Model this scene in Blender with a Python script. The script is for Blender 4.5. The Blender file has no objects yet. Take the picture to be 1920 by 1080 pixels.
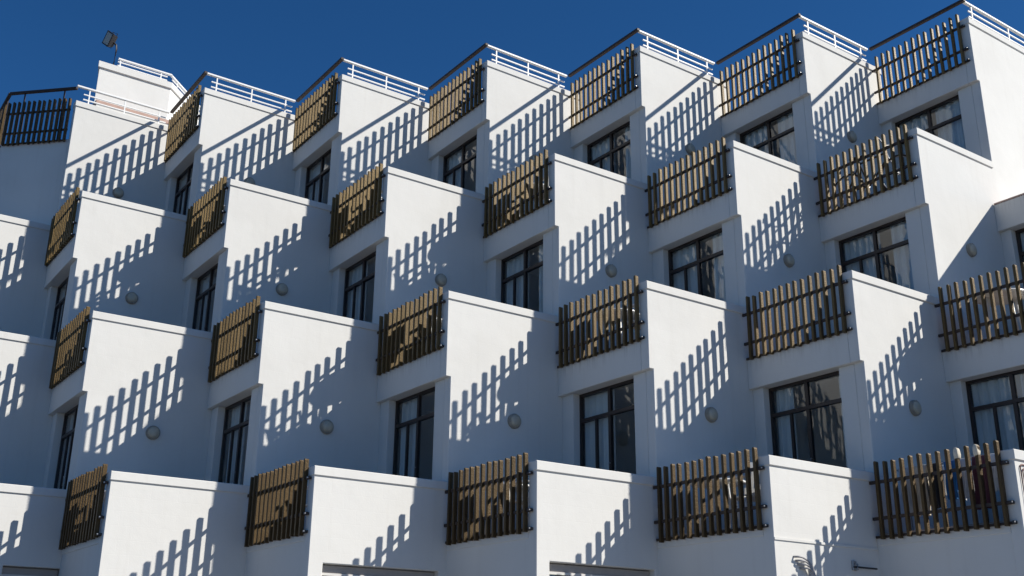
import bpy, bmesh, math, random
from mathutils import Vector, Matrix
random.seed(7)
scene = bpy.context.scene
C = scene.collection
Z0 = 4.35                                   # height of the lowest parapet top above the ground

# ------------------------------------------------------------------ camera
cam_data = bpy.data.cameras.new('camera')
cam = bpy.data.objects.new('camera', cam_data)
C.objects.link(cam)
cam.location = (16.0208, -4.2913, -2.6741 + Z0)
cam.rotation_euler = (1.910335, -0.009896, 0.955794)
cam_data.sensor_width = 36.0
cam_data.lens = 36.0 * 2048.0 / 1920.0
cam_data.clip_start = 0.1
cam_data.clip_end = 6000.0
scene.camera = cam

# ------------------------------------------------------------------ sky and sun
SUN = Vector((1.0, 1.205, 1.15)).normalized()          # towards the sun
elev = math.asin(SUN.z)
azim = math.atan2(SUN.x, SUN.y)                        # clockwise from +Y
world = bpy.data.worlds.new('World')
scene.world = world
world.use_nodes = True
wn = world.node_tree.nodes
wl = world.node_tree.links
wn.clear()
sky = wn.new('ShaderNodeTexSky')
sky.sky_type = 'NISHITA'
sky.sun_disc = False
sky.sun_elevation = elev
sky.sun_rotation = azim
sky.altitude = 3500.0
sky.air_density = 1.0
sky.dust_density = 0.0
sky.ozone_density = 6.0
bg = wn.new('ShaderNodeBackground')
bg.inputs['Strength'].default_value = 0.081
wo = wn.new('ShaderNodeOutputWorld')
hsv_sky = wn.new('ShaderNodeHueSaturation')
hsv_sky.inputs['Saturation'].default_value = 1.18
wl.new(sky.outputs[0], hsv_sky.inputs['Color'])
wl.new(hsv_sky.outputs[0], bg.inputs['Color'])
wl.new(bg.outputs[0], wo.inputs['Surface'])

sun_data = bpy.data.lights.new('sun', 'SUN')
sun_data.energy = 5.0
sun_data.angle = math.radians(0.5)
sun_data.color = (1.0, 0.95, 0.855)
sun = bpy.data.objects.new('sun', sun_data)
C.objects.link(sun)
sun.location = (30, 37, 50)
sun.rotation_euler = SUN.to_track_quat('Z', 'Y').to_euler()

vs = scene.view_settings
vs.view_transform = 'Standard'
vs.look = 'None'
vs.gamma = 1.0
vs.exposure = 0.40
vs.use_curve_mapping = False
scene.cycles.max_bounces = 8
scene.cycles.transparent_max_bounces = 12

# ------------------------------------------------------------------ materials
def mat(name, col, rough=0.7, spec=0.5, metal=0.0, noise=0.0, nscale=6.0, bump=0.0, bscale=40.0,
        vary=0.0, tint=None, streak=0.0, sheen=0.0):
    m = bpy.data.materials.new(name)
    m.use_nodes = True
    nt = m.node_tree
    N, Lk = nt.nodes, nt.links
    b = N['Principled BSDF']
    b.inputs['Roughness'].default_value = rough
    b.inputs['Metallic'].default_value = metal
    b.inputs['Specular IOR Level'].default_value = spec
    if sheen:
        b.inputs['Sheen Weight'].default_value = sheen
    tc = N.new('ShaderNodeTexCoord')
    geo = N.new('ShaderNodeNewGeometry')
    src = None
    if noise or streak:
        rgb = N.new('ShaderNodeRGB')
        rgb.outputs[0].default_value = (*col, 1)
        src = rgb.outputs[0]
        def blend(src, fac_socket, dark, amount):
            mul = N.new('ShaderNodeMath'); mul.operation = 'MULTIPLY'
            Lk.new(fac_socket, mul.inputs[0]); mul.inputs[1].default_value = amount
            mx = N.new('ShaderNodeMix'); mx.data_type = 'RGBA'
            Lk.new(mul.outputs[0], mx.inputs[0])
            Lk.new(src, mx.inputs[6])
            mx.inputs[7].default_value = (*dark, 1)
            return mx.outputs[2]
        dark = tint if tint else tuple(c * 0.45 for c in col)
        if noise:
            n = N.new('ShaderNodeTexNoise')
            n.inputs['Scale'].default_value = nscale
            n.inputs['Detail'].default_value = 8
            n.inputs['Roughness'].default_value = 0.65
            Lk.new(geo.outputs['Position'], n.inputs['Vector'])
            r = N.new('ShaderNodeValToRGB')
            r.color_ramp.elements[0].position = 0.42
            r.color_ramp.elements[1].position = 0.75
            Lk.new(n.outputs[0], r.inputs[0])
            src = blend(src, r.outputs[0], dark, noise)
        if streak:
            mp = N.new('ShaderNodeMapping')
            mp.inputs['Scale'].default_value = (9, 9, 0.55)
            Lk.new(geo.outputs['Position'], mp.inputs[0])
            n2 = N.new('ShaderNodeTexNoise')
            n2.inputs['Scale'].default_value = 1.0
            n2.inputs['Detail'].default_value = 6
            Lk.new(mp.outputs[0], n2.inputs['Vector'])
            r2 = N.new('ShaderNodeValToRGB')
            r2.color_ramp.elements[0].position = 0.55
            r2.color_ramp.elements[1].position = 0.85
            Lk.new(n2.outputs[0], r2.inputs[0])
            src = blend(src, r2.outputs[0], dark, streak)
    if vary:
        oi = N.new('ShaderNodeObjectInfo')
        hsv = N.new('ShaderNodeHueSaturation')
        if src is None:
            hsv.inputs['Color'].default_value = (*col, 1)
        else:
            Lk.new(src, hsv.inputs['Color'])
        mr = N.new('ShaderNodeMapRange')
        mr.inputs[3].default_value = 1 - vary
        mr.inputs[4].default_value = 1 + vary
        Lk.new(oi.outputs['Random'], mr.inputs[0])
        Lk.new(mr.outputs[0], hsv.inputs['Value'])
        src = hsv.outputs[0]
    if src is None:
        b.inputs['Base Color'].default_value = (*col, 1)
    else:
        Lk.new(src, b.inputs['Base Color'])
    if bump:
        nb = N.new('ShaderNodeTexNoise')
        nb.inputs['Scale'].default_value = bscale
        nb.inputs['Detail'].default_value = 5
        Lk.new(geo.outputs['Position'], nb.inputs['Vector'])
        bp = N.new('ShaderNodeBump')
        bp.inputs['Strength'].default_value = bump
        bp.inputs['Distance'].default_value = 0.02
        Lk.new(nb.outputs[0], bp.inputs['Height'])
        Lk.new(bp.outputs[0], b.inputs['Normal'])
    return m

def plaster(name='white_paint', smudge=False):
    """white painted blockwork: faint courses, mottling, rain streaks"""
    m = mat(name, (0.675, 0.668, 0.645), rough=0.85, spec=0.25, noise=0.10, nscale=1.7, streak=0.19,
            tint=(0.50, 0.48, 0.44))
    nt = m.node_tree
    N, Lk = nt.nodes, nt.links
    b = N['Principled BSDF']
    geo = N.new('ShaderNodeNewGeometry')
    sep = N.new('ShaderNodeSeparateXYZ')
    Lk.new(geo.outputs['Position'], sep.inputs[0])
    ad = N.new('ShaderNodeMath'); ad.operation = 'ADD'
    Lk.new(sep.outputs[0], ad.inputs[0]); Lk.new(sep.outputs[1], ad.inputs[1])
    cmb = N.new('ShaderNodeCombineXYZ')
    Lk.new(ad.outputs[0], cmb.inputs[0]); Lk.new(sep.outputs[2], cmb.inputs[1])
    br = N.new('ShaderNodeTexBrick')
    br.inputs['Scale'].default_value = 1.0
    br.inputs['Brick Width'].default_value = 0.40
    br.inputs['Row Height'].default_value = 0.20
    br.inputs['Mortar Size'].default_value = 0.006
    br.inputs['Mortar Smooth'].default_value = 0.8
    br.inputs['Color1'].default_value = (1, 1, 1, 1)
    br.inputs['Color2'].default_value = (0.9, 0.9, 0.9, 1)
    br.inputs['Mortar'].default_value = (0.55, 0.55, 0.55, 1)
    Lk.new(cmb.outputs[0], br.inputs['Vector'])
    n1 = N.new('ShaderNodeTexNoise'); n1.inputs['Scale'].default_value = 55; n1.inputs['Detail'].default_value = 6
    n2 = N.new('ShaderNodeTexNoise'); n2.inputs['Scale'].default_value = 3.0; n2.inputs['Detail'].default_value = 3
    Lk.new(geo.outputs['Position'], n1.inputs['Vector']); Lk.new(geo.outputs['Position'], n2.inputs['Vector'])
    b1 = N.new('ShaderNodeBump'); b1.inputs['Strength'].default_value = 0.16; b1.inputs['Distance'].default_value = 0.006
    b2 = N.new('ShaderNodeBump'); b2.inputs['Strength'].default_value = 0.16; b2.inputs['Distance'].default_value = 0.006
    b3 = N.new('ShaderNodeBump'); b3.inputs['Strength'].default_value = 0.16; b3.inputs['Distance'].default_value = 0.03
    Lk.new(br.outputs['Color'], b1.inputs['Height'])
    Lk.new(n1.outputs[0], b2.inputs['Height']); Lk.new(n2.outputs[0], b3.inputs['Height'])
    Lk.new(b1.outputs[0], b2.inputs['Normal']); Lk.new(b2.outputs[0], b3.inputs['Normal'])
    Lk.new(b3.outputs[0], b.inputs['Normal'])
    def math2(op, a, c, clamp=False):
        q = N.new('ShaderNodeMath'); q.operation = op; q.use_clamp = clamp
        for i_, v_ in enumerate((a, c)):
            if isinstance(v_, (int, float)): q.inputs[i_].default_value = v_
            else: Lk.new(v_, q.inputs[i_])
        return q.outputs[0]
    def smooth(sock, lo, hi):
        mr = N.new('ShaderNodeMapRange'); mr.interpolation_type = 'SMOOTHSTEP'
        Lk.new(sock, mr.inputs[0]); mr.inputs[1].default_value = lo; mr.inputs[2].default_value = hi
        return mr.outputs[0]
    base = b.inputs['Base Color'].links[0].from_socket
    # a few broad, very faint patches of newer paint
    patch = N.new('ShaderNodeTexNoise'); patch.inputs['Scale'].default_value = 0.55; patch.inputs['Detail'].default_value = 2
    Lk.new(geo.outputs['Position'], patch.inputs['Vector'])
    fac = math2('MULTIPLY', smooth(patch.outputs[0], 0.50, 0.58), 0.045)
    if smudge:            # grime washed off the timber onto the slab edge
        tc = N.new('ShaderNodeTexCoord'); sp = N.new('ShaderNodeSeparateXYZ')
        Lk.new(tc.outputs['Generated'], sp.inputs[0])
        mp = N.new('ShaderNodeMapping'); mp.inputs['Scale'].default_value = (22, 22, 1.4)
        Lk.new(geo.outputs['Position'], mp.inputs[0])
        ns = N.new('ShaderNodeTexNoise'); ns.inputs['Scale'].default_value = 1.0; ns.inputs['Detail'].default_value = 5
        Lk.new(mp.outputs[0], ns.inputs['Vector'])
        sm = math2('MULTIPLY', smooth(sp.outputs[2], 0.35, 1.0), smooth(ns.outputs[0], 0.42, 0.72))
        fac = math2('MAXIMUM', fac, math2('MULTIPLY', sm, 0.34))
    mx = N.new('ShaderNodeMix'); mx.data_type = 'RGBA'
    Lk.new(fac, mx.inputs[0]); Lk.new(base, mx.inputs[6]); mx.inputs[7].default_value = (0.24, 0.22, 0.19, 1)
    Lk.new(mx.outputs[2], b.inputs['Base Color'])
    return m

def glass_mat():
    m = bpy.data.materials.new('window_glass')
    m.use_nodes = True
    N, Lk = m.node_tree.nodes, m.node_tree.links
    N.clear()
    out = N.new('ShaderNodeOutputMaterial')
    mix = N.new('ShaderNodeMixShader')
    tr = N.new('ShaderNodeBsdfTransparent'); tr.inputs[0].default_value = (0.96, 0.98, 0.98, 1)
    gl = N.new('ShaderNodeBsdfGlossy'); gl.inputs['Roughness'].default_value = 0.01
    fr = N.new('ShaderNodeFresnel'); fr.inputs[0].default_value = 1.55
    n = N.new('ShaderNodeTexNoise'); n.inputs['Scale'].default_value = 2.2
    bp = N.new('ShaderNodeBump'); bp.inputs['Strength'].default_value = 0.06; bp.inputs['Distance'].default_value = 0.05
    Lk.new(n.outputs[0], bp.inputs['Height']); Lk.new(bp.outputs[0], gl.inputs['Normal'])
    gm = N.new('ShaderNodeNewGeometry')
    inv = N.new('ShaderNodeMath'); inv.operation = 'SUBTRACT'; inv.inputs[0].default_value = 1.0
    Lk.new(gm.outputs['Backfacing'], inv.inputs[1])
    fm = N.new('ShaderNodeMath'); fm.operation = 'MULTIPLY'
    Lk.new(fr.outputs[0], fm.inputs[0]); Lk.new(inv.outputs[0], fm.inputs[1])
    fr2 = N.new('ShaderNodeMath'); fr2.operation = 'MULTIPLY'; fr2.use_clamp = True
    fr2.inputs[1].default_value = 1.8           # both faces of the pane
    Lk.new(fm.outputs[0], fr2.inputs[0])
    Lk.new(fr2.outputs[0], mix.inputs[0]); Lk.new(tr.outputs[0], mix.inputs[1]); Lk.new(gl.outputs[0], mix.inputs[2])
    Lk.new(mix.outputs[0], out.inputs[0])
    return m

M = {
    'white': plaster(),
    'white_slab': plaster('white_paint_grimy_edge', True),
    'trim': mat('white_rail_paint', (0.80, 0.80, 0.79), rough=0.5, spec=0.4, noise=0.12, nscale=9, tint=(0.5, 0.45, 0.38)),

    'dark_wood': mat('dark_brown_rail', (0.045, 0.032, 0.028), rough=0.6, spec=0.35, noise=0.3, nscale=9, bump=0.2),
    'frame': mat('dark_brown_window_frame', (0.030, 0.020, 0.017), rough=0.4, spec=0.4, noise=0.2),
    'glass': glass_mat(),
    'curtain': mat('pale_curtain_cloth', (0.54, 0.59, 0.62), rough=0.9, spec=0.1, noise=0.15, nscale=3),
    'room': mat('room_paint', (0.34, 0.32, 0.29), rough=0.9, spec=0.1, noise=0.3, nscale=1.5),
    'tile': mat('terrace_tile', (0.40, 0.31, 0.25), rough=0.7, noise=0.35, nscale=3),
    'terracotta': mat('terracotta', (0.46, 0.31, 0.26), rough=0.8, noise=0.4, nscale=5),
    'lamp_base': mat('grey_lamp_base', (0.30, 0.28, 0.24), rough=0.6, noise=0.3, nscale=14),
    'lamp_rim': mat('lamp_rim_paint', (0.36, 0.33, 0.28), rough=0.5, noise=0.3, nscale=14),
    'lamp_dome': mat('frosted_lamp_glass', (0.50, 0.45, 0.35), rough=0.35, spec=0.5, noise=0.3, nscale=12),
    'metal': mat('galvanised_metal', (0.45, 0.45, 0.46), rough=0.4, metal=0.8, noise=0.3, nscale=16),
    'dark_metal': mat('dark_painted_metal', (0.03, 0.028, 0.03), rough=0.5, spec=0.4, noise=0.2),
    'plastic': mat('white_plastic', (0.78, 0.78, 0.76), rough=0.35, spec=0.5, noise=0.1, nscale=5),
    'alu': mat('pale_aluminium', (0.62, 0.60, 0.57), rough=0.5, metal=0.1, noise=0.15, nscale=9),
    'shutter': mat('grey_brown_shutter_box', (0.36, 0.33, 0.31), rough=0.6, noise=0.2, nscale=7),
    'rubber': mat('black_rubber', (0.02, 0.02, 0.02), rough=0.8),
    'lens': mat('floodlight_glass', (0.42, 0.40, 0.33), rough=0.15, spec=0.6, noise=0.2, nscale=20),
    'cable': mat('red_brown_conduit', (0.22, 0.10, 0.08), rough=0.6),
    'grey_pipe': mat('grey_pipe_lagging', (0.34, 0.33, 0.34), rough=0.6, noise=0.3, nscale=25),
    'ground': mat('asphalt', (0.034, 0.034, 0.036), rough=0.9, noise=0.4, nscale=0.6, bump=0.3, bscale=8),
    'bounce_concrete': mat('pale_bounce_concrete', (0.31, 0.295, 0.27), rough=0.9, noise=0.4, nscale=0.8, bump=0.3, bscale=8),
    'leaf': mat('green_leaf', (0.06, 0.11, 0.035), rough=0.6, vary=0.3),
    'pot': mat('clay_pot', (0.38, 0.19, 0.12), rough=0.8, noise=0.3),
}
# the stain on the slats is lighter and more golden towards the top of the building
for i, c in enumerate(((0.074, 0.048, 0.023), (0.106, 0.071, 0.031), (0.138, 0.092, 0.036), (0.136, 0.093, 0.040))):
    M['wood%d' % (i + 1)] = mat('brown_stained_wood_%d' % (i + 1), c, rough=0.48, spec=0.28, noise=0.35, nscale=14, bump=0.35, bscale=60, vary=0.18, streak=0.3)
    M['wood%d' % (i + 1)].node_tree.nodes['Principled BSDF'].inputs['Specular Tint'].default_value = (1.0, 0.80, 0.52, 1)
def cloth(name, col):
    return mat(name, col, rough=0.95, spec=0.1, noise=0.2, nscale=12, bump=0.3, bscale=90, sheen=0.2)

# ------------------------------------------------------------------ mesh helpers
def link(name, me, material, parent=None, loc=(0, 0, 0), rot=(0, 0, 0)):
    o = bpy.data.objects.new(name, me)
    C.objects.link(o)
    if material is not None and not me.materials:
        me.materials.append(material)
    o.location = loc
    o.rotation_euler = rot
    if parent is not None:
        o.parent = parent
    return o

def from_bm(name, bm, smooth=False):
    bmesh.ops.recalc_face_normals(bm, faces=bm.faces[:])
    me = bpy.data.meshes.new(name)
    bm.to_mesh(me)
    bm.free()
    if smooth:
        for p in me.polygons:
            p.use_smooth = True
    return me

def bm_box(bm, x0, x1, y0, y1, z0, z1, bevel=0.0):
    r = bmesh.ops.create_cube(bm, size=1.0)
    vs_ = r['verts']
    for v in vs_:
        v.co = Vector((x0 + (v.co.x + .5) * (x1 - x0), y0 + (v.co.y + .5) * (y1 - y0), z0 + (v.co.z + .5) * (z1 - z0)))
    if bevel:
        es = list({e for v in vs_ for e in v.link_edges})
        bmesh.ops.bevel(bm, geom=es, offset=bevel, segments=1, affect='EDGES', profile=0.5)

def box(name, x0, x1, y0, y1, z0, z1, material, parent=None, bevel=0.0):
    bm = bmesh.new()
    bm_box(bm, x0, x1, y0, y1, z0, z1, bevel)
    return link(name, from_bm(name, bm), material, parent)

def prism(name, pts, axis, a0, a1, material, parent=None, bevel=0.0):
    """polygon extruded along an axis. axis 'x': pts are (y,z); axis 'z': pts are (x,y)"""
    bm = bmesh.new()
    mk = (lambda a, p: (a, p[0], p[1])) if axis == 'x' else (lambda a, p: (p[0], p[1], a))
    A = [bm.verts.new(mk(a0, p)) for p in pts]
    B = [bm.verts.new(mk(a1, p)) for p in pts]
    bm.faces.new(A)
    bm.faces.new(B[::-1])
    n = len(pts)
    for i in range(n):
        bm.faces.new((A[i], B[i], B[(i + 1) % n], A[(i + 1) % n]))
    if bevel:
        bmesh.ops.recalc_face_normals(bm, faces=bm.faces[:])
        bmesh.ops.bevel(bm, geom=bm.edges[:], offset=bevel, segments=1, affect='EDGES', profile=0.5)
    return link(name, from_bm(name, bm), material, parent)

def bm_tube(bm, pts, r, seg=8, caps=True):
    pts = [Vector(p) for p in pts]
    rings = []
    up = Vector((0, 0, 1))
    for i, p in enumerate(pts):
        if i == 0: d = pts[1] - pts[0]
        elif i == len(pts) - 1: d = pts[-1] - pts[-2]
        else: d = (pts[i + 1] - pts[i]).normalized() + (pts[i] - pts[i - 1]).normalized()
        d.normalize()
        a = d.cross(up)
        if a.length < 1e-3: a = d.cross(Vector((0, 1, 0)))
        a.normalize()
        b = d.cross(a)
        rr = r[i] if isinstance(r, (list, tuple)) else r
        rings.append([bm.verts.new(p + (a * math.cos(t) + b * math.sin(t)) * rr)
                      for t in [2 * math.pi * j / seg for j in range(seg)]])
    for A, B in zip(rings, rings[1:]):
        for j in range(seg):
            bm.faces.new((A[j], A[(j + 1) % seg], B[(j + 1) % seg], B[j]))
    if caps:
        bm.faces.new(rings[0]); bm.faces.new(rings[-1][::-1])

def tube(name, pts, r, material, parent=None, seg=8):
    bm = bmesh.new()
    bm_tube(bm, pts, r, seg)
    return link(name, from_bm(name, bm, True), material, parent)

def bm_lathe(bm, prof, seg=20, axis='z', org=(0, 0, 0)):
    rings = []
    o = Vector(org)
    for r, h in prof:
        ring = []
        for j in range(seg):
            t = 2 * math.pi * j / seg
            c, s = r * math.cos(t), r * math.sin(t)
            ring.append(bm.verts.new(o + (Vector((c, s, h)) if axis == 'z' else Vector((h, c, s)))))
        rings.append(ring)
    for A, B in zip(rings, rings[1:]):
        for j in range(seg):
            bm.faces.new((A[j], A[(j + 1) % seg], B[(j + 1) % seg], B[j]))
    bm.faces.new(rings[0]); bm.faces.new(rings[-1][::-1])

def thing(name, label, cat, loc=(0, 0, 0), rotz=0.0, group=None):
    o = bpy.data.objects.new(name, None)
    C.objects.link(o)
    o.location = loc
    o.rotation_euler = (0, 0, rotz)
    o.empty_display_size = 0.2
    o['label'] = label
    o['category'] = cat
    if group: o['group'] = group
    return o

def tag(o, label, cat, group=None):
    o['label'] = label
    o['category'] = cat
    if group: o['group'] = group
    return o

# ------------------------------------------------------------------ plan of the building
# x runs along each balcony front, y runs back into the building; the fronts step back in y
# from one bay to the next and from one storey to the next
UX = {-4: -8.80, -3: -6.62, -2: -4.4329, -1: -2.22, 0: -0.002, 1: 2.2076, 2: 4.4129, 3: 6.5474, 4: 8.66, 5: 10.86}
VY = {-4: -8.32, -3: -6.27, -2: -4.2087, -1: -2.1098, 0: 0.0003, 1: 2.1117, 2: 4.272, 3: 6.379, 4: 8.42, 5: 10.50, 6: 12.57}
SET = {1: 0.0, 2: 2.063, 3: 4.163, 4: 6.271}
ZT = {1: Z0, 2: Z0 + 2.979, 3: Z0 + 5.989, 4: Z0 + 8.948}       # parapet tops
U = lambda k: UX[k]
V = lambda k, f: VY[k] + SET[f]
FL = 0.84         # parapet top above terrace floor
SL = {1: 1.0, 2: 1.374, 3: 1.374, 4: 1.322}       # parapet top above beam soffit
T = 0.17          # wall thickness
OV = 0.085         # overhang of the beam over the window wall
BACK = 5.6

ROW = {1: 'bottom row', 2: 'second row up', 3: 'third row up', 4: 'rooftop row'}
ORD = ['first', 'second', 'third', 'fourth', 'fifth', 'sixth', 'seventh', 'eighth']
LEFT = {1: 0, 2: -1, 3: -2, 4: -3}           # leftmost balcony in view of each row
def where(k, f): return '%s, %s from left' % (ROW[f], ORD[k - LEFT[f]])

# ground
g = box('ground', -400, 400, -400, 400, -0.5, 0.0, M['ground'])
g['kind'] = 'structure'

# unseen pale apron added to bounce sun onto the shaded beams
fd, fn = Vector((0.725, 0.689)), Vector((0.689, -0.725))
c0, c4 = Vector((0.0, 0.0)), Vector((8.66, 8.42))
pv = prism('bounce_apron', [tuple(c0 + fn * 0.25), tuple(c4 + fd * 9 + fn * 0.25), tuple(c4 + fd * 9 + fn * 13), tuple(c0 + fn * 13)], 'z', 0.0, 0.12, M['bounce_concrete'])
pv['kind'] = 'structure'

building = thing('terraced_building', 'white stepped apartment building with sawtooth rows of balconies', 'building', (0, 0, 0))
W = M['white']

GW = {k: (V(k, 1) + 0.22, V(k, 1) + 2.05, Z0 - 1.295) for k in (1, 2)}
GW[-1] = (V(-1, 1) + 1.30, V(-1, 1) + 2.14, Z0 - 1.21)
def party_wall(k):
    """the wall on the right side of bay k, stepping back storey by storey; its outer face is the sunlit one"""
    top = 3 if k == -4 else (4 if k <= 3 else 2)
    pts = [(V(k, 1), 0.0)]
    for f in range(1, top + 1):
        fr = V(k, f)
        if f > 1:
            ov = 0.0 if (k == -3 and f == 4) else OV
            pts.append((fr + ov, ZT[f - 1] - 0.03))
            if ov:
                pts.append((fr + ov, ZT[f] - SL[f]))
                pts.append((fr, ZT[f] - SL[f]))
        pts.append((fr, ZT[f] - 0.03))
    end = V(k, 4) + BACK
    if k == 3:
        pts += [(end + 4, ZT[4] - 0.03), (end + 4, 0.0)]
    elif k == -4:
        pts += [(V(k, 4), ZT[3] - 0.03), (V(k, 4), ZT[4] - FL - 0.3), (end, ZT[4] - FL - 0.3), (end, 0.0)]
    elif k <= 2:
        e4 = V(k + 1, 4) + 0.26
        pts += [(e4, ZT[4] - 0.03), (e4, ZT[4] - FL - 0.02), (end, ZT[4] - FL - 0.02), (end, 0.0)]
    else:
        b = V(k, 3)
        pts += [(b + OV, ZT[2] - 0.03), (b + OV, ZT[3] - SL[3]), (b, ZT[3] - SL[3]), (b, ZT[3] - 0.86), (end, ZT[3] - 0.86), (end, 0.0)]
    if k in GW:      # opening of the ground-floor window
        a, bb, zh = GW[k]
        pts += [(bb, 0.0), (bb, zh), (a, zh), (a, 0.0)]
    prism('party_wall', pts, 'x', U(k) - T, U(k), W, building, bevel=0.010)
    # coping on every balcony side wall
    for f in range(1, top + 1):
        y1 = V(k, f + 1) + OV - 0.001 if f < 4 else ((V(k + 1, 4) + 0.26) if k <= 2 else end + 4)
        if k >= 4 and f == 2:
            y1 = V(k, 3) + OV - 0.001
        box('coping', U(k) - T - 0.02, U(k) + 0.022, V(k, f) - 0.012, y1, ZT[f] - 0.13, ZT[f], W, building, bevel=0.008)

for k in range(-4, 6):
    party_wall(k)

def bay(k):
    x0, x1 = U(k - 1), U(k) - T
    top = 4 if k <= 3 else 3
    for f in range(1, top + 1):
        if k == -3 and f == 4:
            continue
        fr = V(k, f)
        zt, zb = ZT[f] - FL - 0.02, ZT[f] - SL[f]
        if k >= 4 and f == 3:
            zt = ZT[3] - 0.88
        back = fr + (4.6 if f < 4 else BACK)
        box('balcony_slab', x0, x1, fr, back, zb, zt, M['white_slab'], building, bevel=0.006)
        if not (k >= 4 and f == 3):
            box('terrace_floor', x0 + 0.002, x1 - 0.002, fr + 0.06, fr + 2.0, zt + 0.002, zt + 0.02, M['tile'], building)
        if f == 1:
            box('front_wall', x0, x1, fr + 0.012, fr + 0.20, 0.0, zb, W, building)
        # wall with the balcony door, closing the room of this storey
    for f in range(1, (3 if k <= 3 else 2) + 1):
        if k == -3 and f == 3:
            continue
        y = V(k, f + 1) + OV
        zlo, zhi = ZT[f] - FL, ZT[f + 1] - SL[f + 1]
        wl_, wr_ = U(k) - 1.917, U(k) - 0.448
        box('door_pier', x0, wl_, y, y + 0.22, zlo, zhi, W, building, bevel=0.006)
        box('door_pier', wr_, x1, y, y + 0.22, zlo, zhi, W, building, bevel=0.006)
        box('door_sill', wl_, wr_, y + 0.03, y + 0.22, zlo, zlo + 0.09, W, building)
        box('room_wall', x0, x1, y + 2.9, y + 3.0, zlo - 0.02, zhi + 0.01, M['room'], building)
    y = V(k, 1) + 2.6
    box('room_wall', x0, x1, V(k, 1) + 3.6, V(k, 1) + 3.7, 0.0, ZT[1] - SL[1], M['room'], building)

for k in range(-3, 6):
    bay(k)
# terracotta tile edge on the bare roof slab at the right
for i in range(8):
    w = (U(4) - U(3) - 0.03) / 8
    box('edge_tile', U(3) + 0.015 + i * w, U(3) + 0.015 + (i + 1) * w - 0.006, V(4, 3) - 0.015, V(4, 3) + 0.25, ZT[3] - 0.88, ZT[3] - 0.855,
        M['terracotta'], building)

# ---- balcony doors with frames, panes and curtains
def curtain_mesh(w, h, n=26, amp=0.025, seed=0):
    rnd = random.Random(seed)
    bm = bmesh.new()
    ph = rnd.uniform(0, 6)
    cols = []
    for i in range(n * 2 + 1):
        s = i / (n * 2)
        y = amp * math.sin(s * w * 38 + ph) + amp * 0.6 * math.sin(s * w * 71 + ph * 2)
        cols.append((bm.verts.new((s * w, y * 0.8, 0)), bm.verts.new((s * w, y, h))))
    for a, b in zip(cols, cols[1:]):
        bm.faces.new((a[0], b[0], b[1], a[1]))
    return from_bm('curtain', bm, True)

CURT = {}   # (k,f): list of (start, end) along the 0..1 width
def balcony_door(k, f):
    y = V(k, f + 1) + OV + 0.13
    zlo, zhi = ZT[f] - FL + 0.09, ZT[f + 1] - SL[f + 1]
    xl, xr = U(k) - 1.917, U(k) - 0.448
    w, h = xr - xl, zhi - zlo
    fw = 0.045
    zt = zhi - 0.44          # transom
    xm = xl + w * 0.5
    bm = bmesh.new()
    for a in ((xl, xl + fw, zlo, zhi), (xr - fw, xr, zlo, zhi), (xl + fw, xr - fw, zhi - fw, zhi), (xl + fw, xr - fw, zlo, zlo + fw)):
        bm_box(bm, a[0], a[1], y, y + 0.07, a[2], a[3])
    o = link('balcony_door', from_bm('balcony_door', bm), M['frame'], building)
    box('transom', xl + fw, xr - fw, y - 0.006, y + 0.065, zt - 0.028, zt + 0.028, M['frame'], o)
    box('mullion', xm - 0.03, xm + 0.03, y + 0.003, y + 0.062, zlo + fw, zt - 0.028, M['frame'], o)
    box('mullion', xm - 0.03, xm + 0.03, y + 0.003, y + 0.062, zt + 0.028, zhi - fw, M['frame'], o)
    xs = xl + w * 0.27
    box('stile', xs - 0.022, xs + 0.022, y + 0.008, y + 0.05, zlo + fw, zt - 0.028, M['frame'], o)
    ins = [(xl + fw, xs - 0.022, zlo + fw, zt - 0.028), (xs + 0.022, xm - 0.03, zlo + fw, zt - 0.028), (xm + 0.03, xr - fw, zlo + fw, zt - 0.028),
           (xl + fw, xm - 0.03, zt + 0.028, zhi - fw), (xm + 0.03, xr - fw, zt + 0.028, zhi - fw)]
    for a in ins:
        box('pane', a[0] - 0.004, a[1] + 0.004, y + 0.026, y + 0.032, a[2] - 0.004, a[3] + 0.004, M['glass'], o)
    tube('door_handle', [(xm + 0.012, y + 0.003, zlo + 0.98), (xm + 0.012, y - 0.035, zlo + 0.98), (xm + 0.012, y - 0.035, zlo + 1.14), (xm + 0.012, y + 0.003, zlo + 1.14)], 0.007, M['metal'], o, 6)
    rnd = random.Random(k * 31 + f * 7)
    spans = CURT.get((k, f)) or rnd.choice([[(0.0, 0.47), (0.86, 1.0)], [(0.0, 0.44)], [(0.0, 0.5), (0.7, 1.0)], [(0.02, 0.4), (0.9, 1.0)]])
    for i, (a, b) in enumerate(spans):
        link('curtain', curtain_mesh((b - a) * w, h - 0.06, seed=k * 9 + f + i), M['curtain'], o, (xl + a * w, y + 0.115, zlo + 0.03))

CURT[(3, 3)] = [(0.0, 0.42), (0.55, 1.0)]
CURT[(3, 2)] = [(0.0, 0.52), (0.68, 1.0)]
CURT[(2, 2)] = [(0.0, 0.46), (0.66, 1.0)]
CURT[(2, 3)] = [(0.0, 0.5), (0.62, 1.0)]
CURT[(2, 1)] = [(0.0, 0.5), (0.93, 1.0)]
CURT[(3, 1)] = [(0.0, 0.28), (0.86, 1.0)]
CURT[(4, 1)] = [(0.0, 0.6)]
CURT[(4, 2)] = [(0.0, 0.5)]
for k in range(-2, 5):
    for f in (1, 2, 3):
        if k == 4 and f == 3: continue
        balcony_door(k, f)

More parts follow.
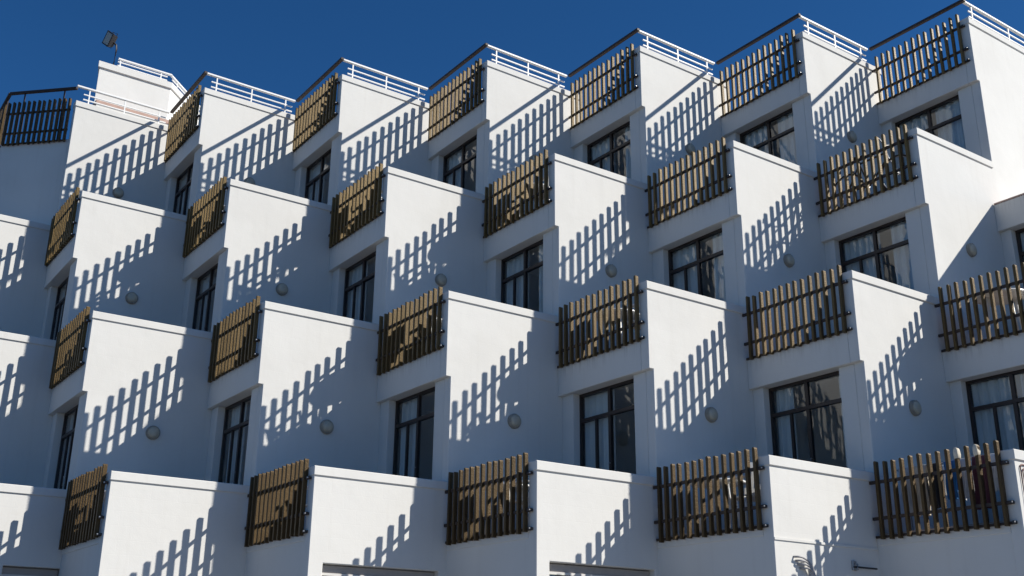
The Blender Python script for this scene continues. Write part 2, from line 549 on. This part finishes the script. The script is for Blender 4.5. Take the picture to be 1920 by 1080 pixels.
# ---- ground-floor windows in the sunlit walls, only their heads are in view
for k in GW:
    a, b, zh = GW[k]
    x = U(k)
    o = box('ground_window', x - 0.165, x - 0.105, a + 0.012, b - 0.012, zh - 0.115, zh - 0.012, M['shutter'], building, bevel=0.006)
    box('wall_below_window', x - T + 0.003, x - 0.003, a, b, 0.0, zh - 1.4, W, building)
    mid = (a + b) / 2
    box('window_frame', x - 0.16, x - 0.09, a + 0.012, b - 0.012, zh - 0.15, zh - 0.115, M['alu'], o)
    for p in (a + 0.035, mid, b - 0.035):
        box('window_frame', x - 0.16, x - 0.10, p - 0.022, p + 0.022, zh - 1.4, zh - 0.15, M['alu'], o)
    for p, q in ((a + 0.057, mid - 0.022), (mid + 0.022, b - 0.057)):
        box('pane', x - 0.133, x - 0.127, p - 0.004, q + 0.004, zh - 1.4, zh - 0.146, M['glass'], o)

# ---- chamfered corner at the far left under the rooftop terrace
ax, ay = U(-3) - T, V(-3, 4)
CH = 1.12
cw = prism('corner_wall', [(ax, ay), (ax - CH, ay - CH), (ax - CH - 2.6, ay - CH), (ax - CH - 2.6, ay + BACK), (ax, ay + BACK)],
           'z', ZT[3] - FL - 0.3, ZT[4] - FL - 0.02, W, building, bevel=0.006)

# ---- stair tower on the roof
tx, ty0, ty1 = -7.55, 0.555, 2.22
zr, ztw = ZT[4] - FL - 0.02, Z0 + 10.57
prism('roof_tower', [(tx, ty0), (tx, ty1), (tx - 1.2, ty1 + 1.2), (tx - 2.6, ty1 + 1.2), (tx - 2.6, ty0 + 0.75)], 'z', zr, ztw - 0.02, W, building, bevel=0.006)
prism('tower_coping', [(tx + .04, ty0 - .04), (tx + .04, ty1 + .017), (tx - 1.2 + .028, ty1 + 1.2 + .028), (tx - 2.64, ty1 + 1.24), (tx - 2.64, ty0 + 0.69)],
      'z', ztw - 0.16, ztw, W, building, bevel=0.008)
box('low_roof_wall', -7.3, -7.02, 0.50, 3.2, zr, Z0 + 9.21, W, building)
box('ledge_tile', -7.32, -7.0, 0.48, 3.22, Z0 + 9.21, Z0 + 9.31, M['terracotta'], building, bevel=0.006)

# ------------------------------------------------------------------ slatted railings
SW, SD = 0.044, 0.062
SBOT, STOP = -0.93, 0.11
def slat_mesh(h, seed):
    rnd = random.Random(seed)
    bm = bmesh.new()
    w, d = SW / 2, SD / 2
    prof = [(-w, 0), (w, 0), (w, h - 0.022), (w * 0.62, h - 0.005), (0, h), (-w * 0.62, h - 0.005), (-w, h - 0.022)]
    A = [bm.verts.new((p[0], -d, p[1])) for p in prof]
    B = [bm.verts.new((p[0], d, p[1])) for p in prof]
    bm.faces.new(A); bm.faces.new(B[::-1])
    n = len(prof)
    for i in range(n):
        bm.faces.new((A[i], B[i], B[(i + 1) % n], A[(i + 1) % n]))
    vert = [e for e in bm.edges if abs(e.verts[0].co.z - e.verts[1].co.z) > 0.5]
    bmesh.ops.bevel(bm, geom=vert, offset=0.004, segments=1, affect='EDGES', profile=0.5)
    for v in bm.verts:
        if v.co.z > 0.5: v.co.x += 0.0
    return from_bm('slat', bm)
SLATS = {}
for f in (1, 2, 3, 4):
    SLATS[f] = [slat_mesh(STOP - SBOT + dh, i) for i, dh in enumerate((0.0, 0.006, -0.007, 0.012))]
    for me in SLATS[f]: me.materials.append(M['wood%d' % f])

def railing(label, org, ang, length, first=0.145, last=0.17, group=None, handrail=False, n=None, rnd=None, bracket=True, row=4):
    """org: left end on the wall face at parapet-top height; runs along ang"""
    rnd = rnd or random.Random(hash(label) & 0xffff)
    t = thing('balcony_railing', label, 'railing', org, ang, group)
    n = n or 14
    step = (length - first - last) / (n - 1)
    yc = -0.052
    for i in range(n):
        s = link('slat', SLATS[row][rnd.randrange(4)], None, t,
                 (first + i * step + rnd.uniform(-.004, .004), yc + rnd.uniform(-.002, .002), SBOT + rnd.uniform(-.008, .008)),
                 (rnd.uniform(-.004, .004), rnd.uniform(-.006, .006), rnd.uniform(-.03, .03)))
    for z in (-0.16, -0.646):
        box('cross_rail', 0.012, length - 0.06, yc - 0.005, yc + 0.028, z - 0.021, z + 0.021, M['dark_wood'], t)
    box('cross_rail', 0.012, length - 0.08, -0.026, -0.004, -0.905, -0.87, M['dark_wood'], t)
    if bracket:
        for z in (-0.16, -0.646, -0.885):
            box('bracket', length - 0.095, length - 0.065, yc - 0.018, 0.0, z - 0.018, z + 0.018, M['dark_metal'], t, bevel=0.004)
            bm = bmesh.new()
            bm_lathe(bm, [(0.011, 0), (0.011, 0.006), (0.006, 0.010)], 8, 'x')
            link('bolt', from_bm('bolt', bm), M['metal'], t, (length - 0.065, yc - 0.012, z))
    if handrail:
        box('handrail', 0.0, length, -0.045, 0.025, 0.345, 0.40, M['dark_wood'], t, bevel=0.006)
        for p in ((0.35, length - 0.30) if not bracket else ()):
            box('handrail_post', p - 0.013, p + 0.013, 0.0, 0.022, -0.86, 0.346, M['dark_wood'], t)
    return t

SPECIAL = {(3, 3): 'brown slatted railing with a bicycle behind it', (4, 1): 'brown slatted railing with laundry hanging behind it'}
RAILS = {}
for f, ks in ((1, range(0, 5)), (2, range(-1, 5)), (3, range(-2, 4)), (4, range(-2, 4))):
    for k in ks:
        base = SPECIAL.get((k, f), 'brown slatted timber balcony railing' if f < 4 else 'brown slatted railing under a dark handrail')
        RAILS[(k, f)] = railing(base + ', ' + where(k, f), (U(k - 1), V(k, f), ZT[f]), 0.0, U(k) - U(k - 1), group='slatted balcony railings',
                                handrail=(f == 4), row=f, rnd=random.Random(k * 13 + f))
# chamfered railing at the far left of the roof: two runs of slats on the facets, one thing each
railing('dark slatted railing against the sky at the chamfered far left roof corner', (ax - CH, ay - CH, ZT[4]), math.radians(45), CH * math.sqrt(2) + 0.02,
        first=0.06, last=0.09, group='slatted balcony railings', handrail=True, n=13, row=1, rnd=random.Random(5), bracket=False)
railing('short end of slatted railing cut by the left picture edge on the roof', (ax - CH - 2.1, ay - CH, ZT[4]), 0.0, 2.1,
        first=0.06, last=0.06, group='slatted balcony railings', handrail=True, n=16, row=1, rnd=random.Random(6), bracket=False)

# ------------------------------------------------------------------ white guard rails on the rooftop side walls
def guard_rail(label, org, ang, length, posts, lower_start=0.16, lower_end=0.06, top=0.40, lows=(0.10, 0.22)):
    t = thing('guard_rail', label, 'guard rail', org, ang, 'white rooftop guard rails')
    box('top_rail', 0.0, length, -0.03, 0.03, top - 0.045, top, M['trim'], t, bevel=0.008)
    for z in lows:
        box('lower_rail', lower_start, length - lower_end, -0.013, 0.013, z - 0.014, z + 0.014, M['trim'], t, bevel=0.004)
    for p in posts:
        box('post', p - 0.013, p + 0.013, -0.0125, 0.0125, -0.01, top - 0.05, M['trim'], t)
    return t
for i, k in enumerate(range(-3, 4)):
    ln = V(k + 1, 4) - V(k, 4) - 0.02 if k < 3 else 8.0
    ps = (0.28, 0.28 + (ln - 0.5) / 2, ln - 0.22) if k < 3 else (0.28, 1.5, 2.7, 3.9, 5.1, 6.3, 7.5)
    guard_rail('white three bar rail on rooftop wall, %s wall from left' % ORD[i], (U(k) - 0.055, V(k, 4) - 0.02, ZT[4]), math.pi / 2, ln, ps)
guard_rail('white rail along the sunlit front of the roof tower', (tx - 0.03, ty0 + 0.39, ztw), math.pi / 2, ty1 - ty0 - 0.39, (0.06, 1.02), 0.0, 0.1,
           top=0.245, lows=(0.05, 0.145))
guard_rail('white rail along the angled right side of the roof tower', (tx - 0.06, ty1 + 0.0, ztw), math.radians(135), 1.6, (0.3, 0.9, 1.5), 0.05, 0.05,
           top=0.245, lows=(0.05, 0.145))

# ------------------------------------------------------------------ round wall lamps
bm = bmesh.new()
bm_lathe(bm, [(0.128, 0.0), (0.128, 0.04), (0.115, 0.05)], 24, 'x')
LB = from_bm('lamp_base', bm, False); LB.materials.append(M['lamp_base'])
bm = bmesh.new()
bm_lathe(bm, [(0.104, 0.05), (0.101, 0.064), (0.088, 0.079), (0.066, 0.090), (0.035, 0.096), (0.004, 0.098)], 24, 'x')
LD = from_bm('lamp_dome', bm, True); LD.materials.append(M['lamp_dome'])
bm = bmesh.new()
bm_tube(bm, [(0.056, 0.110 * math.cos(2 * math.pi * i / 24), 0.110 * math.sin(2 * math.pi * i / 24)) for i in range(25)], 0.009, 6, False)
for sgn in (-1, 1):
    bm_lathe(bm, [(0.012, 0.05), (0.012, 0.066), (0.006, 0.07)], 8, 'x', (0, 0, sgn * 0.112))
LR = from_bm('lamp_rim', bm, True); LR.materials.append(M['lamp_rim'])
for f, ks in ((1, range(0, 5)), (2, range(-1, 5)), (3, range(-2, 4))):
    for k in ks:
        o = thing('wall_lamp', 'round wall lamp beside balcony door, ' + where(k, f), 'lamp', (U(k - 1), V(k, f) + 1.18, ZT[f] + 1.07), 0.0, 'round wall lamps on balconies')
        link('lamp_base', LB, None, o)
        link('lamp_dome', LD, None, o)
        link('lamp_rim', LR, None, o)
        o.scale = (0.92, 0.92, 0.92)

# ------------------------------------------------------------------ floodlight on the roof tower
fl = thing('floodlight', 'dark floodlight on a thin pole above the roof tower', 'floodlight', (tx - 0.10, 0.87, ztw))
tube('pole', [(0, 0, -0.02), (0, 0.02, 0.50), (0.0, 0.0, 0.60), (-0.02, -0.10, 0.68)], 0.022, M['dark_metal'], fl)
bm = bmesh.new()
# tapered housing, face pointing -y/-z
def frustum(bm, a, b, h):
    A = [bm.verts.new((sx * a[0], sy * a[1], 0)) for sx, sy in ((-1, -1), (1, -1), (1, 1), (-1, 1))]
    B = [bm.verts.new((sx * b[0], sy * b[1], h)) for sx, sy in ((-1, -1), (1, -1), (1, 1), (-1, 1))]
    bm.faces.new(A[::-1]); bm.faces.new(B)
    for i in range(4): bm.faces.new((A[i], A[(i + 1) % 4], B[(i + 1) % 4], B[i]))
frustum(bm, (0.19, 0.13), (0.16, 0.10), 0.17)
bm_box(bm, -0.20, 0.20, -0.14, 0.14, -0.03, 0.0)
aim = Vector((0.42, -0.80, -0.18)).normalized()
rotq = ((-aim).to_track_quat('Z', 'Y') @ Matrix.Rotation(math.radians(-52), 3, 'Z').to_quaternion()).to_euler()
hs = link('housing', from_bm('housing', bm), M['dark_metal'], fl, (0.0, -0.19, 0.70), rotq)
hs.scale = (0.85, 0.85, 0.85)
box('lens', -0.165, 0.165, -0.105, 0.105, -0.036, -0.031, M['lens'], hs)
tube('bracket', [(-0.21, 0, 0.03), (-0.22, 0.0, 0.2), (0.22, 0.0, 0.2), (0.21, 0, 0.03)], 0.012, M['dark_metal'], hs, 6)


# ------------------------------------------------------------------ plain string course on the fourth sunlit wall
box('string_course', U(3), U(3) + 0.014, V(3, 1) + 0.006, V(4, 1), ZT[1] - 1.06, ZT[1] - 1.03, W, building)

# ------------------------------------------------------------------ balcony furniture
def at(k, f, x, y, z=0.0):
    return (U(k - 1) + x, V(k, f) + y, ZT[f] - FL + 0.002 + z)

def table_parts():
    bm = bmesh.new()
    bm_lathe(bm, [(0.36, 0.685), (0.385, 0.69), (0.39, 0.70), (0.385, 0.715), (0.0005, 0.717)], 32)
    top = from_bm('table_top', bm)
    legs = []
    for i in range(4):
        a = math.pi / 4 + i * math.pi / 2
        bm = bmesh.new()
        bm_tube(bm, [(0.30 * math.cos(a), 0.30 * math.sin(a), 0.0), (0.22 * math.cos(a), 0.22 * math.sin(a), 0.686)], [0.018, 0.026], 8)
        legs.append(from_bm('leg', bm, True))
    return top, legs
TT, TL = table_parts()
for me in [TT] + TL: me.materials.append(M['plastic'])
def table(k, f, x, y):
    t = thing('round_table', 'round white plastic table behind the slatted railing, ' + where(k, f), 'table', at(k, f, x, y), 0.3, 'plastic tables on the balconies')
    link('table_top', TT, None, t)
    for me in TL: link('leg', me, None, t)

def chair_meshes():
    out = {}
    bm = bmesh.new()
    bm_box(bm, -0.22, 0.22, -0.22, 0.21, 0.40, 0.425, 0.01)
    out['seat'] = [from_bm('seat', bm)]
    bm = bmesh.new()            # slotted back, leaning away
    def lean(z): return 0.21 + (z - 0.42) * 0.22
    def slab(x0, x1, z0, z1):
        A = [bm.verts.new((x, lean(z) + dy, z)) for dy in (0, 0.018) for x, z in ((x0, z0), (x1, z0), (x1, z1), (x0, z1))]
        bm.faces.new(A[:4][::-1]); bm.faces.new(A[4:])
        for i in range(4): bm.faces.new((A[i], A[(i + 1) % 4], A[4 + (i + 1) % 4], A[4 + i]))
    slab(-0.21, 0.21, 0.74, 0.83); slab(-0.22, 0.22, 0.42, 0.50)
    for i in range(6):
        x = -0.20 + i * 0.0725
        slab(x, x + 0.038, 0.50, 0.74)
    out['backrest'] = [from_bm('backrest', bm)]
    legs = []
    for sx in (-1, 1):
        for y0, y1 in ((-0.24, -0.20), (0.26, 0.19)):
            bm = bmesh.new()
            bm_tube(bm, [(sx * 0.235, y0, 0.0), (sx * 0.205, y1, 0.41)], [0.017, 0.026], 8)
            legs.append(from_bm('leg', bm, True))
    out['leg'] = legs
    arms = []
    for sx in (-1, 1):
        bm = bmesh.new()
        bm_tube(bm, [(sx * 0.22, -0.19, 0.41), (sx * 0.25, -0.18, 0.62), (sx * 0.255, -0.10, 0.645), (sx * 0.25, 0.16, 0.645), (sx * 0.21, 0.26, 0.65)],
                [0.022, 0.022, 0.026, 0.026, 0.02], 8)
        arms.append(from_bm('armrest', bm, True))
    out['armrest'] = arms
    for l in out.values():
        for me in l: me.materials.append(M['plastic'])
    return out
CH_ME = chair_meshes()
def chair(k, f, x, y, rz, extra='', hue=None):
    t = thing('plastic_chair', ('white plastic chair %sbehind the slatted railing, ' % extra) + where(k, f), 'chair', at(k, f, x, y), rz, 'plastic chairs on the balconies')
    for nm, l in CH_ME.items():
        for me in l: link(nm, me, None, t)

for a in ((2, 2, 0.92, 0.50), (4, 2, 0.84, 0.44), (1, 3, 0.92, 0.50), (1, 2, 0.88, 0.44), (0, 3, 0.82, 0.47), (-1, 3, 0.95, 0.5), (0, 1, 0.9, 0.5), (2, 1, 0.8, 0.5), (3, 1, 0.75, 0.5)):
    table(*a)
for a in ((3, 1, 1.42, 0.42, -1.9), (2, 1, 1.45, 0.45, -1.5), (0, 1, 1.42, 0.45, -1.7), (1, 2, 1.50, 0.46, -1.6), (2, 2, 1.52, 0.5, -1.2),
          (1, 3, 1.5, 0.5, -1.8), (4, 2, 1.5, 0.46, -1.4), (-1, 3, 1.55, 0.6, -1.3), (0, 3, 1.45, 0.5, -1.6), (1, 1, 1.48, 0.5, -1.4), (-1, 2, 1.46, 0.5, -1.5)):
    chair(*a)

# ---- bicycle on the third row up, right-hand balcony
bk = thing('bicycle', 'dark bicycle parked behind the slatted railing, ' + where(3, 3), 'bicycle', at(3, 3, 0.98, 0.30), math.radians(3))
def wheel(x):
    bm = bmesh.new()
    n = 36
    bm_tube(bm, [(x + 0.325 * math.cos(2 * math.pi * i / n), 0, 0.34 + 0.325 * math.sin(2 * math.pi * i / n)) for i in range(n + 1)], 0.017, 8, False)
    w = link('wheel', from_bm('wheel', bm, True), M['rubber'], bk)
    bm = bmesh.new()
    bm_tube(bm, [(x + 0.305 * math.cos(2 * math.pi * i / n), 0, 0.34 + 0.305 * math.sin(2 * math.pi * i / n)) for i in range(n + 1)], 0.009, 6, False)
    for i in range(14):
        a = 2 * math.pi * i / 14
        bm_tube(bm, [(x, 0, 0.34), (x + 0.30 * math.cos(a), 0, 0.34 + 0.30 * math.sin(a))], 0.0022, 4, False)
    bm_tube(bm, [(x, -0.05, 0.34), (x, 0.05, 0.34)], 0.02, 8)
    link('rim', from_bm('rim', bm, True), M['metal'], w)
wheel(-0.50); wheel(0.50)
bm = bmesh.new()
fr_pts = {'bb': (-0.06, 0, 0.30), 'seat': (-0.22, 0, 0.78), 'head': (0.32, 0, 0.80), 'low': (0.35, 0, 0.70), 'r': (-0.50, 0, 0.34)}
for a, b in (('bb', 'seat'), ('seat', 'head'), ('bb', 'low'), ('bb', 'r'), ('r', 'seat'), ('head', 'low')):
    bm_tube(bm, [fr_pts[a], fr_pts[b]], 0.017, 8)
link('bicycle_frame', from_bm('bicycle_frame', bm, True), M['dark_metal'], bk)
tube('fork', [(0.32, 0, 0.84), (0.36, 0, 0.68), (0.46, 0.055, 0.42), (0.50, 0.055, 0.34)], 0.014, M['metal'], bk)
tube('handlebar', [(0.26, -0.27, 0.98), (0.34, -0.20, 1.0), (0.31, 0, 0.94), (0.34, 0.20, 1.0), (0.26, 0.27, 0.98)], 0.013, M['metal'], bk)
tube('handlebar_stem', [(0.32, 0, 0.82), (0.31, 0, 0.95)], 0.015, M['metal'], bk)
bm = bmesh.new()
bm_tube(bm, [(-0.22, 0, 0.77), (-0.25, 0, 0.88)], 0.014, 8)
link('seat_post', from_bm('seat_post', bm, True), M['metal'], bk)
prism('saddle', [(-0.38, -0.075), (-0.38, 0.075), (-0.30, 0.08), (-0.20, 0.03), (-0.10, 0.02), (-0.10, -0.02), (-0.20, -0.03), (-0.30, -0.08)], 'z', 0.88, 0.925, M['rubber'], bk, bevel=0.01)
tube('pedal_crank', [(-0.06, -0.14, 0.16), (-0.06, -0.05, 0.18), (-0.06, 0, 0.30), (-0.06, 0.05, 0.42), (-0.06, 0.14, 0.44)], 0.011, M['metal'], bk)

# ---- laundry on the bottom row, right-hand balcony
rk = thing('drying_rack', 'folding metal drying rack carrying laundry on the bottom right balcony', 'drying rack', at(4, 1, 0.22, 0.26))
for y in (0.0, 0.22):
    tube('bar', [(0, y, 0.86), (1.58, y, 0.86)], 0.008, M['metal'], rk, 6)
for x in (0.0, 1.58):
    tube('leg', [(x, -0.05, 0.0), (x, 0.0, 0.86), (x, 0.22, 0.86), (x, 0.27, 0.0)], 0.009, M['metal'], rk, 6)
def towel(label, x0, x1, front, col, nm, seed, name='towel', cat='towel', ybar=0.0):
    rnd = random.Random(seed)
    bm = bmesh.new()
    nx, nz = 14, 10
    ph = rnd.uniform(0, 6)
    rows = []
    prof = [(-0.014, -front * (1 - j / nz)) for j in range(nz)] + [(-0.010, 0.008), (0.0, 0.014), (0.010, 0.008)] + \
           [(0.014, -front * 0.8 * j / 6) for j in range(7)]
    for y, z in prof:
        row = []
        for i in range(nx + 1):
            s = i / nx
            dep = min(1.0, -z / 0.3) if z < 0 else 0
            yy = y * (1 + 0.6 * dep) + dep * (0.03 * math.sin(s * 17 + ph) + 0.012 * math.sin(s * 31 + 2 * ph))
            row.append(bm.verts.new((x0 + s * (x1 - x0) + dep * 0.012 * math.sin(ph + z * 9), yy, z + dep * 0.012 * math.sin(s * 7 + ph))))
        rows.append(row)
    for a, b in zip(rows, rows[1:]):
        for i in range(nx): bm.faces.new((a[i], a[i + 1], b[i + 1], b[i]))
    o = link(name, from_bm(name, bm, True), cloth(nm, col), None, at(4, 1, 0.22, 0.26 + ybar, 0.86))
    tag(o, label, cat, 'laundry on the bottom right balcony')
towel('pale grey towel, leftmost of the laundry on the bottom right balcony', 0.06, 0.28, 0.62, (0.42, 0.44, 0.46), 'pale_grey_towel', 1)
towel('beige towel beside the pale grey one on the bottom right balcony', 0.30, 0.50, 0.66, (0.55, 0.49, 0.40), 'beige_towel', 2)
towel('black shirt hanging left of the blue towel on the bottom right balcony', 0.52, 0.72, 0.58, (0.03, 0.03, 0.035), 'black_cloth', 3, 'shirt', 'shirt')
towel('bright blue towel in the middle of the laundry, bottom right balcony', 0.76, 0.94, 0.50, (0.03, 0.15, 0.36), 'blue_towel', 4)
towel('grey white shirt between blue and maroon towels on bottom right balcony', 1.00, 1.13, 0.52, (0.55, 0.56, 0.58), 'grey_white_cloth', 5, 'shirt', 'shirt')
towel('broad maroon towel at the right of the laundry, bottom right balcony', 1.18, 1.40, 0.66, (0.12, 0.045, 0.06), 'maroon_towel', 6)
towel('small white cloth, rightmost of the laundry on the bottom right balcony', 1.43, 1.53, 0.46, (0.72, 0.72, 0.72), 'white_cloth', 7, 'cloth', 'cloth')
towel('white bath towel hung on the rear bar of the drying rack', 0.30, 0.62, 0.5, (0.74, 0.73, 0.70), 'white_bath_towel', 8, ybar=0.22)
Lk4 = U(4) - U(3)
for i, lab in ((9, 'cream sock pulled over a slat top, left of the two, bottom right balcony'), (11, 'cream sock pulled over a slat top, right of the two, bottom right balcony')):
    bm = bmesh.new()
    w, d, h = SW / 2 + 0.006, SD / 2 + 0.006, 0.15
    prof = [(-w, 0), (w * 1.1, 0.01), (w * 1.15, h * 0.4), (w, h * 0.8), (w * 0.55, h * 0.98), (-w * 0.4, h), (-w, h * 0.85), (-w * 1.15, h * 0.45)]
    A = [bm.verts.new((p[0], -d, p[1])) for p in prof]; B = [bm.verts.new((p[0] * 0.95, d, p[1] * 0.97)) for p in prof]
    bm.faces.new(A); bm.faces.new(B[::-1])
    for j in range(len(prof)):
        bm.faces.new((A[j], B[j], B[(j + 1) % len(prof)], A[(j + 1) % len(prof)]))
    bmesh.ops.bevel(bm, geom=bm.edges[:], offset=0.006, segments=1, affect='EDGES', profile=0.5)
    x = 0.145 + i * (Lk4 - 0.315) / 13
    o = link('sock', from_bm('sock', bm, True), cloth('cream_knit', (0.62, 0.57, 0.47)), None, (U(3) + x, V(4, 1) - 0.052, ZT[1] + STOP - 0.14))
    tag(o, lab, 'sock', 'socks on the railing')

# ---- potted plant behind the railing with the star-shaped shadow
pp = thing('potted_plant', 'spiky potted plant behind the slatted railing, ' + where(1, 3), 'plant', at(1, 3, 0.62, 0.22))
bm = bmesh.new()
bm_lathe(bm, [(0.09, 0.0), (0.13, 0.20), (0.145, 0.20), (0.145, 0.23), (0.12, 0.23), (0.12, 0.20), (0.001, 0.20)], 18)
link('pot', from_bm('pot', bm), M['pot'], pp)
rnd = random.Random(4)
for i in range(22):
    a = rnd.uniform(0, 2 * math.pi); l = rnd.uniform(0.25, 0.45); up = rnd.uniform(0.4, 1.3)
    bm = bmesh.new()
    prev = None
    for j in range(6):
        s = j / 5
        r = 0.02 + l * s * math.cos(up * (1 - 0.5 * s)); z = 0.20 + l * s * math.sin(up) - 0.18 * s * s
        w = 0.018 * (1 - s * 0.92)
        c = Vector((r * math.cos(a), r * math.sin(a), z)); sd = Vector((-math.sin(a), math.cos(a), 0)) * w
        cur = (bm.verts.new(c - sd), bm.verts.new(c + Vector((0, 0, -0.006))), bm.verts.new(c + sd))
        if prev:
            bm.faces.new((prev[0], cur[0], cur[1], prev[1])); bm.faces.new((prev[1], cur[1], cur[2], prev[2]))
        prev = cur
    link('leaf', from_bm('leaf', bm, True), M['leaf'], pp)

# ------------------------------------------------------------------ pipes and conduit on the sunlit walls at lower right
pb = thing('pipe_bundle', 'bundle of bent grey pipes on the sunlit wall at the bottom edge', 'pipe', (U(3), V(3, 1) + 0.38, ZT[1] - 1.25))
for i in range(4):
    r0 = 0.26 - i * 0.05
    cx = 0.02 + i * 0.035
    pts = [(0.0, cx - 0.06, -i * 0.045), (0.05, cx - 0.03, -i * 0.045)]
    for j in range(8):
        a = math.pi / 2 * j / 7
        pts.append((0.055 + 0.006 * i, cx + r0 * math.sin(a), -i * 0.045 - r0 * (1 - math.cos(a))))
    pts.append((0.055 + 0.006 * i, cx + r0, -1.0))
    tube('pipe', pts, 0.013, M['grey_pipe'], pb, 8)
cl = thing('pipe_clamp', 'small metal clamp with a horizontal rod low on the sunlit wall', 'pipe clamp', (U(3), V(3, 1) + 1.50, ZT[1] - 1.29))
box('clamp_plate', 0.0, 0.03, -0.04, 0.04, -0.06, 0.06, M['metal'], cl, bevel=0.006)
tube('rod', [(0.05, -0.05, -0.02), (0.05, 0.42, -0.02)], 0.012, M['dark_metal'], cl)
tube('clip', [(0.03, 0.0, 0.03), (0.07, 0.0, 0.01), (0.07, 0.0, -0.05), (0.03, 0.0, -0.06)], 0.012, M['metal'], cl)
cd = thing('conduit', 'pair of thin red brown conduits bent across the rightmost sunlit wall', 'conduit', (U(4), V(4, 1), ZT[1]))
for i in range(2):
    y, z = 0.10 + i * 0.045, -0.18 - i * 0.045
    tube('conduit_pipe', [(0.012, y + 0.02, -2.0), (0.012, y, -0.9), (0.012, y, z - 0.04), (0.012, y + 0.012, z - 0.012), (0.012, y + 0.04, z), (0.012, 1.5, z + 0.0)], 0.008, M['cable'], cd, 6)
